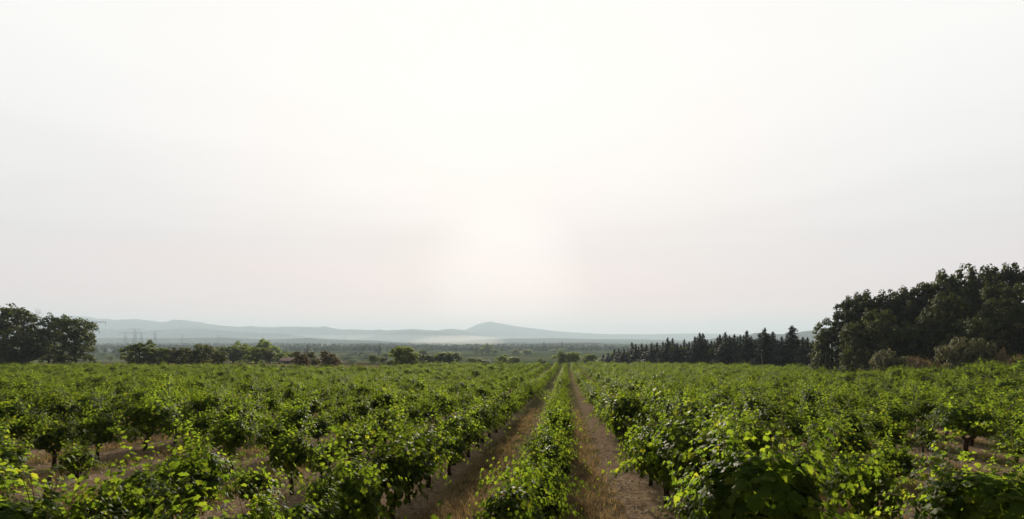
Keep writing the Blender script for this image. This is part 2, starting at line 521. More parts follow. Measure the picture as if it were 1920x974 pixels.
LEAF_V = np.array([(0, .04), (.20, -.16), (.47, .02), (.40, .24), (.56, .50), (.30, .58), (0, 1.0), (-.30, .60), (-.54, .47), (-.42, .22), (-.49, .0), (-.22, -.15), (0, .48)])
LEAF_T = np.array([(0, 1, 2), (0, 2, 3), (0, 3, 12), (12, 3, 4), (12, 4, 5), (12, 5, 6), (12, 6, 7), (12, 7, 8), (12, 8, 9), (12, 9, 0), (0, 9, 10), (0, 10, 11)])
def grape_leaves(geo, pos, nrm, tip, size, r, m=0):
    n = len(pos)
    nrm = unit(nrm)
    tip = unit(tip - (tip * nrm).sum(1)[:, None] * nrm)
    side = np.cross(tip, nrm)
    x = LEAF_V[:, 0][None] * 1.12; y = LEAF_V[:, 1][None]
    fold = r.uniform(.05, .5, (n, 1)); curl = r.uniform(-.1, .45, (n, 1)); wv = r.normal(0, .05, (n, len(LEAF_V)))
    z = -fold * np.abs(x) - curl * y * y + wv
    V = pos[:, None] + size[:, None, None] * (x[..., None] * side[:, None] + y[..., None] * tip[:, None] + z[..., None] * nrm[:, None])
    Fc = LEAF_T[None] + (np.arange(n) * len(LEAF_V))[:, None, None]
    geo.add(V.reshape(-1, 3), Fc.reshape(-1, 3), m)

def cards(geo, pos, nrm, size, r, m=0, asp=1.6):
    """small bent leaf sprays: two triangles pairs folded on the middle"""
    n = len(pos)
    nrm = unit(nrm)
    t = rvec(r, n)
    t = unit(t - (t * nrm).sum(1)[:, None] * nrm)
    s = np.cross(t, nrm)
    a = size[:, None]
    V = np.stack([pos - t * a * asp * .5, pos + s * a * .5 - nrm * a * .15, pos + t * a * asp * .5, pos - s * a * .5 - nrm * a * .15], 1)
    i0 = np.arange(n)[:, None] * 4
    geo.add(V.reshape(-1, 3), np.concatenate([i0 + np.array([[0, 1, 2]]), i0 + np.array([[0, 2, 3]])]), m)

def vine_parts(seed, nshoot=26, vig=1.0, flop=1.0):
    r = np.random.RandomState(seed)
    tk = Geo()
    h = r.uniform(.40, .56)
    lean = r.normal(0, .07, 2)
    base = np.array([0, 0, -.12])
    pts = [base, base + [0, 0, .14], [lean[0] * .4 + r.normal(0, .03), lean[1] * .4 + r.normal(0, .03), h * .5], [lean[0], lean[1], h]]
    tk.tube(pts, [.075, .06, .045, .058], 7)
    head = np.array([lean[0], lean[1], h])
    ends = []
    na = r.randint(3, 6)
    for a in range(na):
        az = a / na * 2 * math.pi + r.uniform(-.4, .4)
        ln = r.uniform(.14, .34)
        d = np.array([math.cos(az) * .8, math.sin(az) * 1.15, 0])
        p1 = head + d * ln * .55 + [0, 0, r.uniform(-.02, .07)]
        p2 = head + d * ln + [0, 0, r.uniform(.08, .24)]
        tk.tube([head - [0, 0, .04], p1, p2], [.042, .034, .022], 5)
        tk.tube([p2, p2 + [r.normal(0, .03), r.normal(0, .03), .06]], [.024, .016], 5)
        ends.append(p2)
    cg = Geo()
    P, Nn, T, S = [], [], [], []
    for s in range(nshoot):
        st = ends[r.randint(na)] + r.normal(0, .03, 3)
        out = np.array([st[0] - head[0], st[1] - head[1], 0])
        az = math.atan2(out[1], out[0]) + r.normal(0, .9)
        upr = r.rand() < .38
        el = R(r.uniform(62, 88) if upr else r.uniform(6, 75))
        d = np.array([math.cos(az) * math.cos(el), math.sin(az) * math.cos(el), math.sin(el)])
        ln = vig * r.uniform(.45, .98)
        if r.rand() < .12: ln *= 1.35
        k = int(ln / .055)
        p = st.copy(); path = [p.copy()]
        for q_ in range(k):
            t = q_ / max(k - 1, 1)
            d = d + np.array([0, 0, -(.02 + .11 * t * flop) * (.35 if upr else 1.05)]) + r.normal(0, .05, 3)
            d /= np.linalg.norm(d)
            p = p + d * .055
            if p[2] < .13: break
            path.append(p.copy())
            for rep in range(1 + (r.rand() < .95)):
                sd = np.cross(d, [0, 0, 1]) * (1 if (q_ + rep) % 2 else -1)
                pet = unit(sd * .8 + np.array([0, 0, .35]) + r.normal(0, .35, 3)) * r.uniform(.05, .10)
                pos = p + pet
                o = np.array([pos[0] - head[0], pos[1] - head[1], .1 + .35 * (pos[2] - head[2])])
                o = o / (np.linalg.norm(o) + 1e-6)
                P.append(pos)
                Nn.append(o * 1.0 + np.array([0, 0, .42]) + r.normal(0, .27, 3))
                T.append(o * .35 + np.array([0, 0, -1.0]) + pet * 3 + r.normal(0, .28, 3))
                S.append(.086 * (1 - .55 * t ** 2.0) * r.uniform(.6, 1.25) * (1 if rep == 0 else .72))
        if len(path) > 2:
            cg.tube(path, np.linspace(.0055, .002, len(path)), 3, 1)
    # leaves shingled over the bush itself, hanging from its short inner laterals
    bare = seed % 2 == 0
    for _ in range(500 if bare else 640):
        u = rvec(r, 1)[0]
        if u[2] < -.5: u[2] = -u[2]
        k = r.uniform(.72, 1.05) * (1 + .22 * math.sin(3 * math.atan2(u[1], u[0]) + seed) * (1 - abs(u[2])))
        pp = head + np.array([0, 0, (.34 if bare else .20) * vig]) + u * np.array([.42, .50 if bare else .62, .38 if bare else .50]) * vig * k
        if pp[2] < .10: continue
        P.append(pp)
        Nn.append(u * 1.0 + np.array([0, 0, .4]) + r.normal(0, .24, 3))
        T.append(u * .35 + np.array([0, 0, -1.0]) + r.normal(0, .3, 3))
        S.append(.088 * r.uniform(.65, 1.2))
    grape_leaves(cg, np.array(P), np.array(Nn), np.array(T), np.array(S), r)
    return tk.mesh('vine_trunk', [M_BARK], True), cg.mesh('vine_foliage', [M_VINE, M_CANE], True)

def crown_clumps(r, boughs, rc, density, lsz, geo, asp=1.6, flat=.8, up=.35, m=0):
    for (c, br) in boughs:
        c = np.array(c); br = np.array(br)
        n = max(5, int(density * (br[0] * br[1] + br[0] * br[2] + br[1] * br[2]) / 3 / rc ** 2))
        for _ in range(n):
            v = rvec(r, 1)[0]
            if v[2] < -.55: v[2] *= -.6
            k = r.uniform(.6, 1.0)
            cc = c + v * br * k
            rr = rc * r.uniform(.55, 1.25)
            nl = int(34 * (rr / rc) ** 2)
            u = rvec(r, nl)
            u[:, 2] = np.where(u[:, 2] < -.3, u[:, 2] * .5, u[:, 2])
            pos = cc + u * np.array([1, 1, flat]) * rr * r.uniform(.5, 1.05, (nl, 1))
            nrm = u * .6 + v * .5 + np.array([0, 0, up]) + r.normal(0, .4, (nl, 3))
            cards(geo, pos, nrm, lsz * r.uniform(.6, 1.3, nl), r, m, asp)

def tree_parts(seed, H, Rad, mat, lsz=.30, rc=.75, dens=1.5, trunk=.28, nb=9, low=.18, name='tree', lean=0.0, droop=1.0):
    """broad crown of uneven boughs on a forking trunk"""
    r = np.random.RandomState(seed)
    tk, cg = Geo(), Geo()
    fork = H * trunk
    top = np.array([lean, r.normal(0, .1), H * .8])
    path = [(0, 0, -.6), (0, 0, .2), (lean * .2, r.normal(0, .08), fork), (lean * .6, r.normal(0, .2), H * .55), top]
    R0 = H * .026
    tk.tube(path, [R0 * 1.5, R0 * 1.1, R0 * .85, R0 * .5, R0 * .15], 8)
    boughs = [((lean, 0, H * .84), np.array([Rad * .38, Rad * .38, H * .15])), ((lean * .5, 0, H * .52), np.array([Rad * .58, Rad * .58, H * .34]))]
    for b in range(nb):
        az = b * 2.4 + r.uniform(-.5, .5)
        hh = low + (.86 - low) * ((b + r.uniform(.2, .8)) / nb)
        wid = min(1.0, .62 + 1.3 * (hh - low)) * (1 - max(0, (hh - .5) / .5) ** 2.2) ** .5
        rad = Rad * wid * r.uniform(.5, .78)
        c = np.array([math.cos(az) * rad + lean * hh, math.sin(az) * rad, H * hh])
        s = Rad * r.uniform(.34, .5)
        boughs.append((c, np.array([s, s, s * r.uniform(.8, 1.15)])))
        z0 = max(fork * .8, H * hh - rad * .8)
        st = np.array([lean * z0 / H, 0, z0])
        mid = st * .45 + c * .55 + np.array([0, 0, -.08 * rad])
        tk.tube([st, mid, c, c + (c - mid) * .5], [R0 * .5, R0 * .32, R0 * .16, R0 * .05], 5)
        for _ in range(3):
            e = c + rvec(r, 1)[0] * s * .9
            tk.tube([mid * .4 + c * .6, (c + e) / 2, e], [R0 * .15, R0 * .08, R0 * .03], 4)
    crown_clumps(r, boughs, rc, dens, lsz, cg)
    return [('trunk', tk.mesh(name + '_trunk', [M_TBARK], True)), ('crown', cg.mesh(name + '_crown', [mat], False))]

def bush_parts(seed, H, Rad, mat, lsz=.2, rc=.45, dens=1.6, nb=6, name='bush'):
    r = np.random.RandomState(seed)
    tk, cg = Geo(), Geo()
    boughs = [((0, 0, H * .5), np.array([Rad * .7, Rad * .7, H * .42]))]
    for b in range(nb):
        az = b * 2.4 + r.uniform(-.4, .4)
        rad = Rad * r.uniform(.35, .68)
        c = np.array([math.cos(az) * rad, math.sin(az) * rad, H * r.uniform(.25, .68)])
        s = Rad * r.uniform(.28, .45)
        boughs.append((c, np.array([s, s, min(s * .9, H * .3)])))
        tk.tube([(0, 0, -.3), (c[0] * .3, c[1] * .3, c[2] * .5), c], [.08, .05, .02], 5)
    crown_clumps(r, boughs, rc, dens, lsz, cg)
    return [('stem', tk.mesh(name + '_stem', [M_TBARK], True)), ('foliage', cg.mesh(name + '_foliage', [mat], False))]

def conifer_parts(seed, H, Rad, mat, n=95):
    r = np.random.RandomState(seed)
    tk, cg = Geo(), Geo()
    tk.tube([(0, 0, -.8), (r.normal(0, .05), 0, H * .4), (r.normal(0, .08), r.normal(0, .08), H * .985)], [H * .017, H * .012, .02], 7)
    lob = r.uniform(.75, 1.2, 12)
    for k in range(n):
        t = (k + r.uniform(0, 1)) / n
        z = H * (.03 + .93 * t)
        L_ = Rad * (1 - t) ** .62 * r.uniform(.6, 1.15) * lob[int(t * 11.9)] * (1 - .45 * float(ss(.5, .8, t))) + .10
        for _ in range(3):
            az = r.uniform(0, 6.283)
            dirh = np.array([math.cos(az), math.sin(az), 0])
            m_ = max(4, int(9 * L_))
            s = r.uniform(.1, 1.0, m_)
            pos = np.array([0, 0, z]) + dirh * (L_ * s)[:, None] + np.array([0, 0, 1.0]) * (L_ * (.30 * s - .42 * s * s))[:, None]
            pos = pos + r.normal(0, .10 + .06 * L_, (m_, 3))
            nrm = np.array([0, 0, .8]) + dirh * .6 + r.normal(0, .5, (m_, 3))
            cards(cg, pos, nrm, r.uniform(.20, .42, m_) * (1 - .35 * t), r, 0, 1.7)
    tz = H * r.uniform(.93, 1.0, 26)
    cards(cg, np.stack([r.normal(0, .06, 26), r.normal(0, .06, 26), tz], -1), rvec(r, 26), np.full(26, .16), r, 0, 2.2)
    return [('trunk', tk.mesh('conifer_trunk', [M_TBARK], True)), ('crown', cg.mesh('conifer_crown', [mat], False))]

# ------------------------------------------------------------------ the vines
def vmax(px):
    return np.interp(px, [-400, 0, 430, 600, 700, 780, 1130, 1300, 1530, 1640, 1700, 1800, 1920, 2400],
                     [116, 118, 119, 112, 118, 150, 158, 148, 120, 92, 72, 58, 46, 34])

KINDS = [vine_parts(100 + k, nshoot=int(46 + 12 * ((k * 7) % 12) / 12), vig=.82 + .3 * ((k * 5) % 12) / 12, flop=.7 + .6 * ((k * 3) % 12) / 12) for k in range(12)]
VINES = []
# places where the photograph looks through to the soil between bare trunks
OPEN = []
for opx, opy in ((285, 842), (330, 872), (245, 890), (60, 950), (1745, 872), (1700, 950), (1440, 900)):
    D1, ox, oy = hit(opx, opy)
    OPEN.append((D1, float(np.array([ox, oy]) @ RGT), {640: .45, 560: .45}.get(opx, .68)))
for k in range(-95, 75):
    x0 = ROWX + ROWS * k + (.08 if k >= 1 else (.22 if k == -1 else (.05 if k < -1 else .20)))
    y = 1.0 + rng.uniform(0, 1.1)
    row_v = rng.uniform(.94, 1.06)
    while y < 175:
        y += 1.42 + rng.uniform(-.22, .22)
        x = x0 + rng.normal(0, .06)
        p = np.array([x, y])
        D = float(p @ FWD); l = float(p @ RGT)
        if D < 4.2: continue
        px = 960 + F * l / D
        if px < -260 or px > 2180 or D > vmax(px): continue
        if math.hypot(x, y) < 2.6: continue
        s = row_v * float(np.clip(rng.normal(1.0, .15), .66, 1.32))
        s *= (1 + .10 * float(wav(x, y * 1.0, 14))) * (1.1 if k >= 1 else 1.0) * (.90 if k in (-1, 0, 1) and y > 24 else 1.0) 
        if rng.rand() < .05: s *= .74
        if rng.rand() < .03: continue
        if any(abs(l - l1 / D1 * D) < w1 and .66 * D1 < D < .97 * D1 for D1, l1, w1 in OPEN): continue
        VINES.append((D, px, x, y, k, s, rng.randint(12), rng.uniform(0, 6.283)))
VINES.sort(key=lambda v: math.hypot(v[2], v[3]))
def in_view(v):
    D, px, x, y = v[0], v[1], v[2], v[3]
    m_ = 560 / D
    zt = float(ground(x, y)) + 1.35 * v[5]
    return -m_ < px < 1920 + m_ and HOR + F * (CAMZ - zt) / D < 985
near_v, far_v = [], []
for v in VINES:
    (near_v if (len(near_v) < 292 and in_view(v)) else far_v).append(v)
foli = bpy.data.collections.new('vine_foliage_kinds')
trnk = bpy.data.collections.new('vine_trunk_kinds')
seen_kind = {}
rows = {}
for v in near_v: rows.setdefault(v[4], []).append(v)
for k in rows: rows[k].sort(key=lambda v: v[0])
for k in sorted(rows, key=lambda a: abs(a)):
    for idx, v in enumerate(rows[k]):
        D, px, x, y, _, s, kd, rz = v
        look = 'low' if s < .88 else ('tall bushy' if s > 1.1 else 'leafy')
        if k == 0:
            lab = f'{look} grapevine, {ordn(idx + 1)} from the front in the middle row between the tracks'
        elif k > 0:
            lab = f'{look} grapevine, {ordn(idx + 1)} from the front, {ordn(k)} row from the middle row towards the pines'
        else:
            lab = f'{look} grapevine, {ordn(idx + 1)} from the front, {ordn(-k)} row from the middle row towards the pylons'
        tk, fo = KINDS[kd]
        rz = round(rz / math.pi) * math.pi + rng.uniform(-.35, .35)
        e, kids = place('grapevine', [('trunk', tk), ('foliage', fo)], (x, y, float(ground(x, y))), rz, (s * (.82 if k == 0 else 1.0), s, s * rng.uniform(.98, 1.14)), lab, 'grapevine', 'grapevines planted in rows')
        if kd not in seen_kind:
            seen_kind[kd] = True
            trnk.objects.link(kids[0]); foli.objects.link(kids[1])
# all the further vines: one object that repeats the same kinds of vine
nk = len(seen_kind)
fx = np.array([v[2] for v in far_v]); fy = np.array([v[3] for v in far_v])
pm = bpy.data.meshes.new('distant_vines')
pm.vertices.add(len(far_v))
pm.vertices.foreach_set('co', np.stack([fx, fy, ground(fx, fy)], -1).astype(np.float32).ravel())
for nm, ty, vals in (('rotz', 'FLOAT', np.array([round(v[7] / math.pi) * math.pi for v in far_v]) + rng.uniform(-.4, .4, len(far_v))),
                     ('scl', 'FLOAT', np.array([v[5] for v in far_v])), ('knd', 'INT', np.array([v[6] % nk for v in far_v]))):
    a = pm.attributes.new(nm, ty, 'POINT')
    a.data.foreach_set('value', vals.astype(np.float32 if ty == 'FLOAT' else np.int32))
vo = tag(link('vineyard_rows', pm), 'mass of distant green grapevines filling the rest of the field', 'vineyard', None, 'stuff')
ng = bpy.data.node_groups.new('vine_rows', 'GeometryNodeTree')
ng.interface.new_socket('Geometry', in_out='INPUT', socket_type='NodeSocketGeometry')
ng.interface.new_socket('Geometry', in_out='OUTPUT', socket_type='NodeSocketGeometry')
gi, go = ng.nodes.new('NodeGroupInput'), ng.nodes.new('NodeGroupOutput')
jn = ng.nodes.new('GeometryNodeJoinGeometry')
def attr(nm, ty):
    a = ng.nodes.new('GeometryNodeInputNamedAttribute'); a.data_type = ty; a.inputs[0].default_value = nm
    return a.outputs[0]
cx = ng.nodes.new('ShaderNodeCombineXYZ'); ng.links.new(attr('rotz', 'FLOAT'), cx.inputs[2])
for c in (foli, trnk):
    ci = ng.nodes.new('GeometryNodeCollectionInfo')
    ci.inputs['Collection'].default_value = c
    ci.inputs['Separate Children'].default_value = True
    ci.inputs['Reset Children'].default_value = True
    ip = ng.nodes.new('GeometryNodeInstanceOnPoints')
    ng.links.new(gi.outputs[0], ip.inputs['Points'])
    ng.links.new(ci.outputs[0], ip.inputs['Instance'])
    ip.inputs['Pick Instance'].default_value = True
    ng.links.new(attr('knd', 'INT'), ip.inputs['Instance Index'])
    ng.links.new(cx.outputs[0], ip.inputs['Rotation'])
    ng.links.new(attr('scl', 'FLOAT'), ip.inputs['Scale'])
    ng.links.new(ip.outputs[0], jn.inputs[0])
ng.links.new(jn.outputs[0], go.inputs[0])
md = vo.modifiers.new('rows', 'NODES')
md.node_group = ng

# young shoots reaching into the track beside the middle row
def sapling(seed):
    r = np.random.RandomState(seed)
    tk, cg = Geo(), Geo()
    P, Nn, T, S = [], [], [], []
    tk.tube([(0, 0, -.1), (.01, 0, .12), (0, .02, .25)], [.022, .018, .014], 6)
    for s in range(3):
        p = np.array([0, .02, .24]); d = unit(np.array([-.42 + .3 * s, r.normal(0, .15), 1.0]))
        path = [p.copy()]
        for q_ in range([17, 11, 8][s]):
            d = unit(d + r.normal(0, .06, 3) + np.array([-.015, 0, -.02])); p = p + d * .055; path.append(p.copy())
            sd = np.cross(d, [0, 1, 0]) * (1 if q_ % 2 else -1)
            pos = p + unit(sd + r.normal(0, .3, 3)) * .06
            P.append(pos); Nn.append(np.array([r.normal(0, .4), -.5, .6])); T.append(sd + np.array([0, 0, -.5])); S.append(r.uniform(.08, .13) * (1 - .4 * q_ / 17))
        tk.tube(path, np.linspace(.006, .003, len(path)), 4)
    grape_leaves(cg, np.array(P), np.array(Nn), np.array(T), np.array(S), r)
    return [('stem', tk.mesh('sapling_stem', [M_CANE], True)), ('foliage', cg.mesh('sapling_foliage', [M_VINE], True))]
x, y = at(885, 5.2)
place('young_vine', sapling(5), (x, y, float(ground(x, y))), 0, (1.05,) * 3, 'thin young vine shoot alone in the dirt track beside the middle row', 'grapevine')

# ------------------------------------------------------------------ stakes and poles
def stake_mesh(seed, h, r0, mat):
    r = np.random.RandomState(seed)
    g = Geo()
    z = np.linspace(-.25, h, 6)
    pts = np.stack([r.normal(0, .006, 6), r.normal(0, .006, 6), z], -1)
    g.tube(pts, r0 * np.array([1.05, 1, 1, .97, .93, .86]), 7)
    return g.mesh('stake', [mat], True)
STAKES = [(660, 951, 908, 0, 'short weathered stake standing alone in the dry grass strip'),
          (322, 866, 797, 8, 'leaning dark stake beside bare vine trunks in the bare patch'),
          (78, 957, 893, 14, 'thick dark leaning stake against vines at the shaded corner'),
          (662, 886, 830, 3, 'thin stake tied beside a gnarled vine trunk'),
          (1636, 972, 898, -6, 'tall dark stake rising through vines above stony soil'),
          (1553, 866, 832, -5, 'short stake in front of a forked vine trunk'),
          (1735, 877, 838, -6, 'thin stake standing over a dry grass gap under the vines'),
          (1368, 866, 800, -1, 'upright thin stake between dense vine bushes'),
          (1297, 964, 905, -4, 'dark stake half hidden in foliage close to the grassy track'),
          (1432, 930, 882, 5, 'slim stake before a shaded soil gap between vines'),
          (1717, 826, 786, -2, 'thin stake poking out among sunlit vines near the shrubs')]
for i_, (px, yb, yt, ln, lab) in enumerate(STAKES):
    D, x, y = hit(px, yb)
    h = (yb - yt) / F * D
    o = link('wooden_stake', stake_mesh(i_, h, .026 if i_ not in (0, 2) else .04, M_STAKE))
    o.location = (x, y, float(ground(x, y)))
    o.rotation_euler = (0, R(ln), YAW)
    tag(o, lab, 'stake', 'stakes among the vines')
for px, D, yt, yb, mat, ln, lab in ((934, 112, 681, 704, M_STAKE, 0, 'thin dark pole standing up from the vines before the valley'),
                                (1200, 128, 671, 690, M_PALE, 0, 'thin pale pole in front of the low conifers'),
                                (1431, 112, 664, 688, M_PALE, -5, 'pale slanting post in front of the tall dark conifers')):
    x, y = at(px, D)
    z0 = float(ground(x, y))
    o = link('pole', stake_mesh(px, zpix(yt, D) - z0, .055, mat))
    o.location = (x, y, z0); o.rotation_euler = (0, R(ln), YAW)
    tag(o, lab, 'pole')

# ------------------------------------------------------------------ trees
def put(name, kinds, i_, Hk, px, ytop, D, wpx, Wk, label, cat, group, ybase=None):
    """stand a tree of the given kind so that it spans the traced height and width"""
    x, y = at(px, D)
    z0 = float(ground(x, y)) if ybase is None else min(float(ground(x, y)), zpix(ybase, D))
    h = zpix(ytop, D) - z0
    wd = wpx / F * D
    s = wd / (2 * Wk)
    return place(name, kinds[i_ % len(kinds)], (x, y, z0), random.uniform(0, 6.28), (s, s, h / Hk), label, cat, group)

PINES = [tree_parts(200 + k, 12, 5, M_PINE, .28, .7, 2.2, .25, 15, .12, 'pine') for k in range(4)]
OAKS = [tree_parts(300 + k, 12, 5, M_OAK, .32, .8, 2.0, .2, 16, .10, 'oak', .5 * (-1) ** k) for k in range(3)]
SMALL = [tree_parts(320 + k, 8, 4, M_BROAD, .34, .7, 2.2, .12, 13, .10, 'small_tree') for k in range(3)]
PALE = [tree_parts(340 + k, 8, 4, M_YEL, .34, .7, 2.2, .12, 13, .10, 'pale_tree') for k in range(2)]
RUST = [tree_parts(350, 8, 4, M_RUST, .34, .7, 2.2, .1, 13, .10, 'rusty_tree')]
CONIF = [conifer_parts(400 + k, 12, 2.5, M_CONIF) for k in range(5)]

# the wood on the right
WOOD = [(1560, 592, 97, 78, 'low rounded pine where the wood begins'), (1597, 552, 95, 84, 'broad pine with ragged sunlit edge at the end of the wood'),
        (1622, 541, 98, 84, 'pine with sky gaps between its limbs'), (1665, 539, 95, 88, 'rounded dark pine standing behind the grey-green shrub'),
        (1702, 531, 94, 84, 'dark pine one step taller than its rounded neighbour'), (1738, 519, 92, 84, 'pine whose pointed top rises above the brown brush'),
        (1776, 511, 92, 84, 'dense dark pine just below the tallest crown'), (1815, 489, 88, 90, 'tallest pine with pale feathery top over the big shrub'),
        (1858, 491, 84, 90, 'tall pine with twin tufted tops beside the tallest one'), (1902, 489, 82, 96, 'huge dark pine at the very edge of the view'),
        (1965, 492, 80, 110, 'outermost pine cut by the picture edge'),
        (1604, 600, 84, 66, 'low dark pine under the ragged broad pine'), (1660, 575, 82, 74, 'short shaded pine in front of the rounded dark one'),
        (1715, 604, 80, 80, 'mid-height shaded pine behind the tan brush'), (1772, 543, 78, 84, 'mid-height dark pine behind the big rounded shrub'),
        (1835, 588, 72, 92, 'green-lit mid-height pine beyond the big rounded shrub'), (1900, 522, 72, 100, 'heavy low-limbed pine near the picture edge'),
        (1640, 560, 108, 90, 'pine deep in the wood seen through sky gaps'), (1710, 548, 108, 90, 'pine deep in the wood below two rounded crowns'),
        (1790, 530, 105, 95, 'pine deep in the wood below the dense crowns'), (1870, 515, 100, 100, 'pine deep in the wood behind the tall twin tops'),
        (1541, 640, 100, 34, 'small bushy pine filling the corner beside the last conifer')]
for i_, (px, yt, D, wp, lab) in enumerate(WOOD):
    put('pine_tree', PINES, i_, 12.2, px, yt, D, wp, 5.0, lab, 'tree', 'pines of the wood')

# the windbreak of conifers
CT = [(1131, 666), (1140, 663), (1152, 656), (1160, 655), (1170, 655), (1185, 643), (1192, 646), (1203, 645), (1212, 648), (1222, 644), (1232, 643), (1243, 642), (1252, 634), (1261, 635),
      (1270, 644), (1283, 637), (1292, 642), (1303, 632), (1312, 625), (1318, 626), (1326, 638), (1334, 640), (1345, 633), (1350, 628), (1360, 624), (1368, 630), (1377, 628), (1388, 629),
      (1400, 621), (1408, 632), (1416, 637), (1425, 626), (1434, 616), (1441, 628), (1449, 623), (1458, 638), (1466, 632), (1485, 612), (1496, 636), (1505, 633), (1514, 634), (1524, 640)]
for i_, (px, yt) in enumerate(CT):
    D = 1 / np.interp(px, [1130, 1524], [1 / 262., 1 / 128.])
    wp = np.interp(px, [1130, 1300, 1524], [26, 35, 52]) * (1.5 if px == 1485 else random.uniform(.85, 1.15)) * (1.2 if yt < 627 else 1)
    put('conifer', CONIF, i_, 12, px, yt - 1, D + random.uniform(-3, 3), wp, 2.5, f'slender dark conifer, {ordn(i_ + 1)} in the windbreak counting from its low far end',
        'conifer', 'conifers of the windbreak')
for i_ in range(len(CT) - 1):
    px = (CT[i_][0] + CT[i_ + 1][0]) / 2
    yt = (CT[i_][1] + CT[i_ + 1][1]) / 2 + random.uniform(1, 6)
    D = 1 / np.interp(px, [1130, 1524], [1 / 262., 1 / 128.]) + 6
    put('conifer', CONIF, i_ * 3 + 1, 12, px, yt, D, np.interp(px, [1130, 1300, 1524], [20, 28, 42]), 2.5,
        f'slender dark conifer, {ordn(i_ + 1)} in the line behind the windbreak counting from its low far end', 'conifer', 'conifers behind the windbreak')
# lower trees that fill the foot of the windbreak
for i_, px in enumerate(range(1136, 1530, 19)):
    D = 1 / np.interp(px, [1130, 1524], [1 / 262., 1 / 128.]) + 4
    yt = np.interp(px, [1136, 1300, 1524], [664, 650, 642]) + random.uniform(-3, 5)
    put('bushy_tree', SMALL, i_, 8.2, px, yt, D, np.interp(px, [1130, 1524], [26, 40]), 4.0,
        f'low bushy tree at the foot of the conifers, {ordn(i_ + 1)} from their low far end', 'tree', 'bushy trees under the windbreak')

# big trees at the other side
for i_, (px, yt, D, wp, lab) in enumerate([(8, 570, 124, 100, 'big dark broadleaf tree at the picture edge beyond the vines'),
                                          (-60, 575, 124, 110, 'big broadleaf tree cut off by the picture edge'),
                                          (92, 584, 126, 74, 'dark broadleaf tree between its two big neighbours'),
                                          (143, 592, 124, 82, 'rounded broadleaf tree with a lit side facing the pylons'),
                                          (40, 622, 118, 80, 'shaded lower tree in front of the big edge tree')]):
    put('broadleaf_tree', OAKS, i_, 12.2, px, yt, D, wp, 5.0, lab, 'tree', 'big broadleaf trees beyond the vines')
# bare topped tree
def bare_tree(seed, H):
    r = np.random.RandomState(seed)
    g = Geo()
    g.tube([(0, 0, -.5), (.1, 0, H * .4), (.3, .1, H * .7)], [.2, .14, .07], 7)
    def br(p, d, ln, rad, lev):
        q_ = p + d * ln * .5 + r.normal(0, .03 * ln, 3); e = p + d * ln
        g.tube([p, q_, e], [rad, rad * .75, rad * .45], 4)
        if lev:
            for _ in range(3):
                br(e if r.rand() < .6 else q_, unit(d + r.normal(0, .45, 3) + np.array([.08, 0, .12])), ln * .68, rad * .55, lev - 1)
    for _ in range(6):
        br(np.array([.25, .08, H * r.uniform(.5, .7)]), unit(np.array([r.normal(.25, .4), r.normal(0, .4), 1])), H * .19, .06, 3)
    return g.mesh('bare_tree', [M_TBARK], True)
x, y = at(47, 122); z0 = float(ground(x, y))
H_ = zpix(577, 122) - z0
o = link('bare_tree', bare_tree(9, H_)); o.location = (x, y, z0)
tag(o, 'leafless tree with bare twigs showing beside the big edge tree', 'tree')

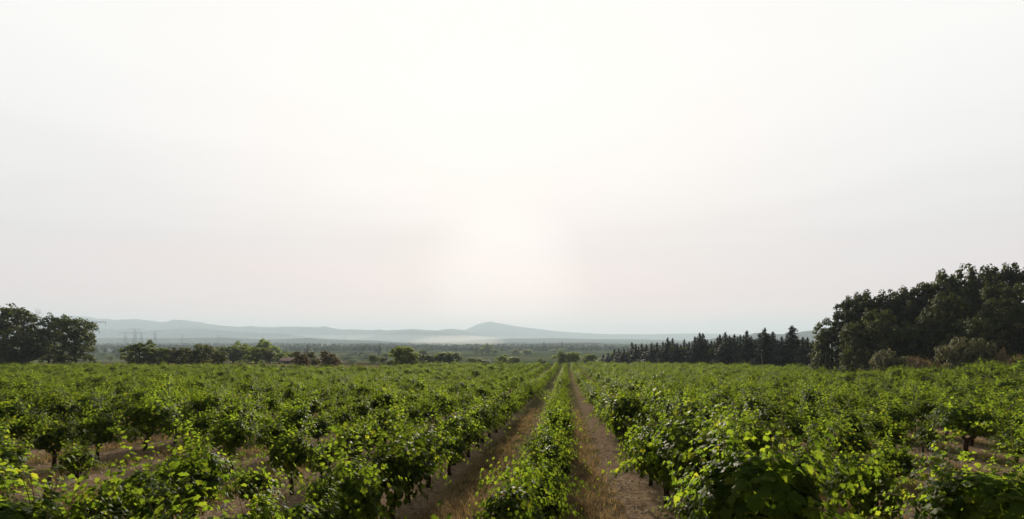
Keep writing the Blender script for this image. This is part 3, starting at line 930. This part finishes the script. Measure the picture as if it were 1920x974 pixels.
# trees and bushes along the far edge of the field, and beyond
S_, P_, R_ = (SMALL, 8.2, 4.0), (PALE, 8.2, 4.0), (RUST, 8.2, 4.0)
MID = [
    (262, 641, 138, 58, S_, 'dense dark tree nearest the white sheds'), (300, 652, 142, 46, S_, 'rounded tree next to the dense one by the white sheds'),
    (340, 651, 142, 50, P_, 'wide hedge tree in the middle of the five-tree clump'), (372, 645, 140, 54, P_, 'full olive tree with sunlit top in the five-tree clump'),
    (408, 657, 138, 36, P_, 'pale green bushy tree ending the five-tree clump'),
    (437, 649, 215, 66, S_, 'broad dark tree behind the pale bushy one'), (482, 651, 178, 44, S_, 'dark tree standing before the tall hazy grove'),
    (497, 638, 290, 52, S_, 'tall hazy tree with a flat leafy top'), (460, 643, 310, 50, S_, 'sloping hazy tree beside the flat-topped one'),
    (505, 655, 176, 24, P_, 'small yellow-green tree near the tiled house'), (535, 667, 186, 12, S_, 'narrow dark bush against the house wall'),
    (563, 661, 126, 33, R_, 'brownish bush hiding the end of the house'), (583, 659, 165, 22, P_, 'yellowish tree peeping over the house'),
    (588, 671, 150, 24, P_, 'low light green bush between two brownish bushes'), (615, 660, 122, 42, R_, 'round rusty-topped bush on the vineyard edge'),
    (525, 662, 200, 30, S_, 'dark low tree behind the tiled roof'), (545, 661, 215, 28, S_, 'second dark tree behind the tiled roof'),
    (686, 664, 660, 22, S_, 'dark bush alone in the pale green field'), (652, 668, 610, 26, S_, 'low dark hedge bush in the green field'), (660, 674, 550, 24, S_, 'lower hedge bush nearer in the green field'),
    (701, 666, 205, 25, S_, 'round dark bush near the lone large tree'), (718, 670, 200, 19, P_, 'lighter bush leaning on the round dark one'),
    (733, 675, 165, 26, P_, 'pale scrubby bush at the foot of the lone tree'), (723, 661, 600, 22, S_, 'hazy tree behind the lone large tree'),
    (755, 648, 142, 52, S_, 'large lone dark tree on the vineyard edge'), (773, 660, 146, 26, S_, 'lower side tree attached to the lone large tree'),
    (795, 664, 225, 32, S_, 'first tree of the dark hedge after the lone tree'), (813, 667, 225, 28, S_, 'lowest tree of the dark hedge'),
    (832, 660, 225, 36, S_, 'tallest tree of the dark hedge'), (850, 661, 228, 38, S_, 'end tree of the dark hedge'),
    (797, 677, 150, 18, P_, 'small pale bush in front of the dark hedge'), (816, 680, 150, 9, S_, 'tiny dark bush in front of the dark hedge'),
    (792, 655, 580, 18, S_, 'small hazy tree just over the dark hedge'),
    (885, 671, 255, 20, S_, 'small dark tree past the end of the hedge'), (898, 672, 255, 22, S_, 'second small tree past the end of the hedge'), (911, 675, 255, 20, P_, 'low pale bush past the end of the hedge'),
    (941, 666, 262, 24, S_, 'rounded tree behind the thin dark pole'), (962, 669, 268, 30, S_, 'spreading tree beside the one behind the pole'),
    (1012, 673, 262, 13, S_, 'tiny dark bush alone in the pale meadow'), (1021, 676, 262, 10, S_, 'tiny flat bush by another in the meadow'),
    (1056, 660, 235, 36, S_, 'broad dark tree left side of a touching pair'.replace(' left side', ', bigger'), ), (1075, 660, 238, 28, S_, 'smaller tree of the touching pair in the meadow'),
    (1104, 664, 225, 28, S_, 'round tree standing apart before the conifers'),
    (893, 652, 880, 12, S_, 'slim hazy tree opening the valley clump'), (903, 654, 880, 10, S_, 'lower hazy tree in the valley clump'), (915, 645, 890, 24, S_, 'tallest hazy tree in the valley clump'),
    (929, 655, 880, 17, S_, 'low hazy tree closing the valley clump'), (966, 655, 830, 24, S_, 'hazy round tree by the distant white house'), (988, 655, 830, 26, S_, 'hazy wide tree below the distant white house'),
    (1040, 655, 1040, 18, S_, 'hazy hedge tree in the valley beyond the touching pair'), (1054, 653, 1040, 18, S_, 'hazy taller hedge tree beyond the touching pair'),
    (192, 662, 790, 18, S_, 'small round bush below the white sheds'), (208, 668, 600, 13, S_, 'tiny dark bush in the green field by the big trees'), (226, 662, 720, 24, S_, 'dark bush in front of the second white shed'),
]
for i_, (px, yt, D, wp, (kk, hk, wk), lab) in enumerate(MID):
    put('bush' if (wp < 27 and D < 300 and yt > 662) else 'small_tree', kk, i_ * 2 + (i_ // 3), hk, px, yt, D, wp, wk, lab, 'bush' if (wp < 27 and D < 300 and yt > 662) else 'tree', 'trees and bushes of the valley edge')

# slim cypress trees further off
for px, yt, D, lab in ((577, 645, 760, 'hazy pointed cypress beyond the tiled house'), (572, 651, 760, 'shorter cypress leaning on the hazy pointed one'), (712, 642, 800, 'lone slim cypress on the far woods'),
                       (1020, 640, 1150, 'tiny cypress breaking the far flat ridge'), (1054, 640, 1150, 'second tiny cypress on the far flat ridge')):
    put('cypress', CONIF, px, 12, px, yt, D, max(7, 7000 / D), 2.5, lab, 'cypress', 'cypresses in the valley')

# shrubs in front of the wood
SHR = [bush_parts(500 + k, 3, 2.4, M_GREY, .17, .42, 2.4, 8, 'shrub') for k in range(2)]
BRU = [bush_parts(520 + k, 1.5, 2.2, M_BRUSH, .13, .32, 2.0, 8, 'brush') for k in range(2)]
for i_, (px, yt, D, wp, kk, hk, wk, nm, lab) in enumerate([
        (1668, 652, 68, 60, SHR, 3, 2.2, 'shrub', 'grey-green shrub at the corner of the vines before the pines'),
        (1698, 662, 67, 50, SHR, 3, 2.2, 'shrub', 'lower greyish shrub merging into the tan brush'),
        (1797, 629, 58, 66, SHR, 3, 2.2, 'shrub', 'big rounded grey shrub standing before the pine wood'),
        (1832, 624, 58, 72, SHR, 3, 2.2, 'shrub', 'taller half of the big rounded shrub mass'),
        (1745, 674, 62, 70, BRU, 1.5, 2.1, 'dry_brush', 'tan dry brush between the two shrubs'),
        (1722, 668, 64, 40, BRU, 1.5, 2.1, 'dry_brush', 'brown dry brush beside the greyish shrub'),
        (1878, 655, 54, 30, BRU, 1.5, 2.1, 'dry_brush', 'upright tuft of dry brush past the big shrub'),
        (1905, 664, 52, 50, BRU, 1.5, 2.1, 'dry_brush', 'low tan brush along the last vines at the picture edge'),
        (1536, 668, 101, 22, SHR, 3, 2.2, 'shrub', 'pale small shrub at the foot of the last conifer'),
        (672, 684, 121, 40, BRU, 1.5, 2.1, 'dry_brush', 'reddish dry brush on the bank by the lone tree'),
        (690, 687, 123, 34, BRU, 1.5, 2.1, 'dry_brush', 'pale straw-coloured brush on the bank'),
        (440, 682, 128, 44, BRU, 1.5, 2.1, 'dry_brush', 'low dry brush along the vine edge by the pale tree'),
        (495, 683, 126, 60, BRU, 1.5, 2.1, 'dry_brush', 'long low dry brush before the tiled house')]):
    put(nm, kk, i_, hk, px, yt, D, wp, wk, lab, 'shrub' if nm == 'shrub' else 'brush', None)

# ------------------------------------------------------------------ far woods on the plain: a mass nobody could count
def woods():
    r = np.random.RandomState(77)
    g = Geo()
    pos, sz = [], []
    belts = []
    for _ in range(130):
        D = 1 / r.uniform(1 / 6500, 1 / 1100)
        px = r.uniform(-80, 1420)
        belts.append((px, D, r.uniform(60, 240), r.uniform(6, 11)))
    for (px, D, wpx, h) in [(330, 1000, 200, 11), (620, 1050, 90, 11), (700, 1050, 70, 13), (820, 1250, 110, 10), (250, 1300, 200, 12), (560, 1500, 260, 12), (1080, 1300, 220, 10), (880, 1700, 120, 9),
                            (1000, 1900, 300, 10), (460, 800, 60, 9), (640, 640, 30, 6), (210, 900, 100, 11), (1160, 1200, 120, 9), (400, 2000, 400, 12), (760, 1400, 150, 11), (675, 760, 60, 6), (545, 780, 50, 8)] + belts:
        x0, y0 = at(px, D)
        wm = wpx / F * D
        n = int(min(170, wm / 6)) + 3
        for _ in range(n):
            a = r.uniform(-.5, .5) * wm
            hh = h * r.uniform(.55, 1.2)
            x, y = x0 + RGT[0] * a + FWD[0] * r.normal(0, 10), y0 + RGT[1] * a + FWD[1] * r.normal(0, 10)
            if float(np.array([x, y]) @ FWD) < 560: continue
            pos.append((x, y, float(ground(x, y)), hh))
    for (x, y, z, h) in pos:
        k = 26
        u = rvec(r, k)
        p = np.array([x, y, z + h * .5]) + u * np.array([h * .42, h * .42, h * .5]) * r.uniform(.6, 1, (k, 1))
        cards(g, p, u + r.normal(0, .3, (k, 3)), r.uniform(.20, .42, k) * h, r, 0, 1.2)
    return g.mesh('woodland', [M_WOODS])
tag(link('woodland', woods()), 'hazy belts of dark woodland across the valley floor', 'woodland', None, 'stuff')

# ------------------------------------------------------------------ buildings
def house(name, px, D, ybase, wpx, ytop, label, roofmat, wallmat, roofshare=.45, rot=0.0, dep=7.0):
    x, y = at(px, D)
    z0 = min(float(ground(x, y)), zpix(ybase, D))
    W = wpx / F * D; H = zpix(ytop, D) - z0
    e = bpy.data.objects.new(name, None); COL.objects.link(e)
    e.location = (x, y, z0); e.rotation_euler = (0, 0, YAW + rot)
    tag(e, label, 'house' if name == 'house' else 'shed')
    hw, hd = W / 2, dep / 2
    wh = H * (1 - roofshare)
    g = Geo(); g.box((-hw, -hd, -.5), (hw, hd, wh))
    g.add([(-hw, -hd, wh), (-hw, hd, wh), (-hw, 0, H - .12), (hw, -hd, wh), (hw, hd, wh), (hw, 0, H - .12)], [(0, 2, 1), (3, 4, 5)])
    link('wall', g.mesh('wall', [wallmat]), e)
    g = Geo()
    ov = .35
    for s in (-1, 1):
        a = (-hw - ov, s * (hd + ov), wh - ov * (H - wh) / hd); b = (hw + ov, s * (hd + ov), wh - ov * (H - wh) / hd)
        v = [a, b, (hw + ov, 0, H), (-hw - ov, 0, H)]
        v2 = [(p[0], p[1], p[2] + .15) for p in v]
        g.add(v + v2, [(0, 1, 2, 3), (4, 7, 6, 5), (0, 4, 5, 1), (1, 5, 6, 2), (2, 6, 7, 3), (3, 7, 4, 0)])
    roof = link('roof', g.mesh('roof', [roofmat]), e)
    if name == 'house':
        g = Geo(); g.box((hw * .4, .1, wh), (hw * .4 + .7, .8, H + .7))
        link('chimney', g.mesh('chimney', [wallmat]), roof)
        for k in (-.62, -.1, .55):
            g = Geo(); g.box((k * hw - .5, -hd - .04, wh * .35), (k * hw + .5, -hd + .02, wh * .8))
            win = link('window', g.mesh('window', [M_GLASS]), e)
            g = Geo()
            for s in (-1, 1):
                g.box((k * hw + s * .78 - .25, -hd - .07, wh * .33), (k * hw + s * .78 + .25, -hd - .003, wh * .82))
            link('shutter', g.mesh('shutter', [M_SHUT]), win)
    return e
house('house', 566, 182, 683, 66, 671, 'long low house with pale walls and faded tile roof beyond the vines', M_TILE, M_PLASTER, .42, .12, 8)
house('shed', 207, 1060, 660, 9, 654.5, 'small white shed roof shining beside the big trees', M_WHITE, M_WHITE, .5, 0, 8)
house('shed', 225, 1060, 660, 11, 655, 'wider white shed shining beyond the dark bush', M_WHITE, M_WHITE, .5, 0, 8)
house('shed', 988, 1300, 656, 4, 650, 'tiny white gable among hazy valley trees', M_WHITE, M_WHITE, .5, 1.4, 6)

# ------------------------------------------------------------------ pylons
def pylon_mesh(H, two=True):
    g = Geo()
    w0, w1 = H * .11, H * .018
    r0 = H * .0048
    waist = H * .70
    def wid(z): return w0 + (w1 * 2.2 - w0) * z / waist if z < waist else w1 * 2.2
    for sx_ in (-1, 1):
        for sy_ in (-1, 1):
            g.tube([(sx_ * w0, sy_ * w0, -1), (sx_ * wid(waist), sy_ * wid(waist), waist), (sx_ * w1 * 1.6, sy_ * w1 * 1.6, H)], [r0 * 1.3, r0, r0 * .8], 4)
    zs = np.linspace(0, waist, 6)
    for a, b in zip(zs[:-1], zs[1:]):
        wa, wb = wid(a), wid(b)
        for s in (-1, 1):
            g.tube([(-wa, s * wa, a), (wb, s * wb, b)], r0 * .55, 3); g.tube([(wa, s * wa, a), (-wb, s * wb, b)], r0 * .55, 3)
            g.tube([(s * wa, -wa, a), (s * wb, wb, b)], r0 * .55, 3); g.tube([(s * wa, wa, a), (s * wb, -wb, b)], r0 * .55, 3)
    for z, arm in ((H * .99, .36), (H * .80, .24)) if two else ((H * .93, .40),):
        for s in (-1, 1):
            e = np.array([s * H * arm, 0, z])
            for y_ in (-1, 1):
                g.tube([(s * w1, y_ * w1, z - H * .035), e], r0 * .7, 3); g.tube([(s * w1, y_ * w1, z + H * .02), e], r0 * .7, 3)
            for k in (.4, .7):
                g.tube([e * [k, 1, 1] - [0, 0, H * .03 * (1 - k)], e * [k, 1, 1] + [0, 0, H * .02 * (1 - k)]], r0 * .5, 3)
            for k in (.5, 1.0):
                g.tube([e * [k, 1, 1], e * [k, 1, 1] - [0, 0, H * .055]], r0 * .8, 4)
    return g.mesh('pylon', [M_STEEL])
for px, yt, yb, D, lab, two in ((253, 617, 642, 1500, 'biggest lattice pylon, middle one of three standing together', True), (235, 622, 642, 1700, 'lattice pylon of the trio closest to the big trees', False),
                           (265, 623, 642, 1700, 'smaller lattice pylon of the trio, just behind the biggest', False), (291, 621, 640, 1900, 'single narrow pylon apart from the trio', True),
                           (341, 626, 637, 2600, 'tiny far pylon beyond the narrow one', False), (409, 628, 638, 2700, 'last tiny pylon of the line', False),
                           (163, 603, 668, 420, 'pylon whose arms stick out beyond the rounded broadleaf tree', True)):
    x, y = at(px, D)
    z0 = min(float(ground(x, y)), zpix(yb, D))
    o = link('power_pylon', pylon_mesh(zpix(yt, D) - z0, two))
    o.location = (x, y, z0); o.rotation_euler = (0, 0, YAW + .15)
    tag(o, lab, 'pylon', 'power pylons')

# ------------------------------------------------------------------ grass, straw and stones in the tracks
def blades(n_tuft, mat, pick, hgt, seed, per=11, name='dry_grass'):
    r = np.random.RandomState(seed)
    g = Geo()
    P = []
    while len(P) < n_tuft:
        D = 3 + 30 * r.rand() ** 1.7
        px = r.uniform(-60, 1980)
        x, y = at(px, D)
        u = ((x - ROWX) / ROWS) % 1.0
        if r.rand() < pick(u, x, y): P.append((x, y))
    P = np.array(P)
    n = len(P) * per
    c = np.repeat(P, per, 0) + r.normal(0, .045, (n, 2))
    z = ground(c[:, 0], c[:, 1])
    c = np.column_stack([c, z])
    az = r.uniform(0, 6.283, n); sp = r.uniform(.15, .9, n); h = hgt * r.uniform(.4, 1.25, n)
    d = np.stack([np.cos(az) * sp, np.sin(az) * sp, np.ones(n)], -1)
    d = unit(d) * h[:, None]
    s = np.stack([-np.sin(az), np.cos(az), np.zeros(n)], -1) * r.uniform(.003, .006, n)[:, None]
    mid = c + d * .55; tip = c + d + np.stack([np.cos(az), np.sin(az), -np.ones(n) * .6], -1) * (h * .18)[:, None]
    V = np.stack([c - s, c + s, mid + s * .8, mid - s * .8, tip], 1).reshape(-1, 3)
    b = np.arange(n)[:, None] * 5
    g.add(V, b + np.array([[0, 1, 2, 3]]))
    g.f[3].append(b + np.array([[3, 2, 4]])); g.m[3].append(np.zeros(n, int))
    return g.mesh(name, [mat])
def in_mid(u, x, y):
    q_ = math.sin(x * 2.1 + y * .9) * .5 + math.sin(y * 2.7 - x) * .5
    return max(0, 1 - abs(u - .43) / .24) * (.65 + .35 * q_)
tag(link('dry_grass', blades(15000, M_DRY, in_mid, .19, 31)), 'short tan dry grass along the middle of the tracks', 'grass', None, 'stuff')
tag(link('green_grass', blades(4200, M_GREEN, lambda u, x, y: in_mid(u, x, y) * (1 if y > 9 else .12), .12, 32, 12, 'green_grass')), 'short dull green grass further along the tracks', 'grass', None, 'stuff')
def litter(seed, n, stones):
    r = np.random.RandomState(seed)
    g = Geo()
    cnt = 0
    while cnt < n:
        D = 3.0 + 24 * r.rand() ** 1.6
        x, y = at(r.uniform(0, 1920), D)
        u = ((x - ROWX) / ROWS) % 1.0
        if r.rand() > (.9 if u > .62 else (.55 if u < .22 else .12)): continue
        cnt += 1
        z = float(ground(x, y)) + .02
        if stones:
            a = r.uniform(.014, .038) * (2 if r.rand() < .05 else 1)
            v = np.array([(0, 0, 1), (1, 0, .1), (.3, .95, 0), (-.8, .6, .1), (-.8, -.6, 0), (.3, -.95, .1), (0, 0, -.8)]) * a * np.array([1, r.uniform(.7, 1.1), r.uniform(.5, .8)]) * r.uniform(.75, 1.25, (7, 3))
            t = r.uniform(0, 6.28); c_, s_ = math.cos(t), math.sin(t)
            v = v @ np.array([[c_, s_, 0], [-s_, c_, 0], [0, 0, 1]])
            f = [(0, k, k % 5 + 1) for k in range(1, 6)] + [(6, k % 5 + 1, k) for k in range(1, 6)]
            g.add(v + [x, y, z], f)
        else:
            t = r.uniform(0, 6.28); l_ = r.uniform(.05, .22)
            d = np.array([math.cos(t), math.sin(t), r.normal(0, .12)]) * l_
            p = np.array([x, y, z + .012])
            g.tube([p, p + d * .5 + r.normal(0, .008, 3), p + d], r.uniform(.004, .008), 3)
    return g.mesh('litter', [M_STONE if stones else M_STRAW])
tag(link('gravel', litter(61, 8000, True)), 'small pale stones scattered beside the vine rows', 'stones', None, 'stuff')
tag(link('straw_litter', litter(62, 9000, False)), 'pale straw and cut twigs lying beside the vine rows', 'litter', None, 'stuff')

# ------------------------------------------------------------------ air
def vol_mat(name, dens, col, aniso):
    m = bpy.data.materials.new(name)
    m.use_nodes = True
    t = m.node_tree; t.nodes.clear()
    o = t.nodes.new('ShaderNodeOutputMaterial')
    v = t.nodes.new('ShaderNodeVolumePrincipled')
    v.inputs['Color'].default_value = (*col, 1)
    v.inputs['Density'].default_value = dens
    v.inputs['Anisotropy'].default_value = aniso
    t.links.new(v.outputs[0], o.inputs['Volume'])
    return m
HZTOP = 402.0
g = Geo(); g.box((-18500, -450, -45), (18500, 14500, HZTOP))
tag(link('haze', g.mesh('haze', [vol_mat('haze', 1.6e-4, (.655, .80, .955), .10)])), 'pale blue morning haze over the whole valley', 'haze', None, 'stuff')
def puff(name, px, py, D, rx, ry, rz, dens, lab):
    bpy.ops.mesh.primitive_uv_sphere_add(segments=48, ring_count=24)
    o = bpy.context.object
    o.name = name; o.data.name = name
    x, y = at(px, D)
    o.location = (x, y, zpix(py, D)); o.scale = (rx, ry, rz); o.rotation_euler = (0, 0, YAW)
    o.data.materials.append(vol_mat(name, dens, (1, .97, .93), .3))
    tag(o, lab, name, None, 'stuff')
puff('smoke', 862, 641, 2600, 240, 420, 34, 3.2e-4, 'bright pale smoke drifting low over the valley below the mountain')
puff('mist', 700, 637, 6500, 2400, 700, 62, 1.6e-4, 'white mist lying along the foot of the far hills')
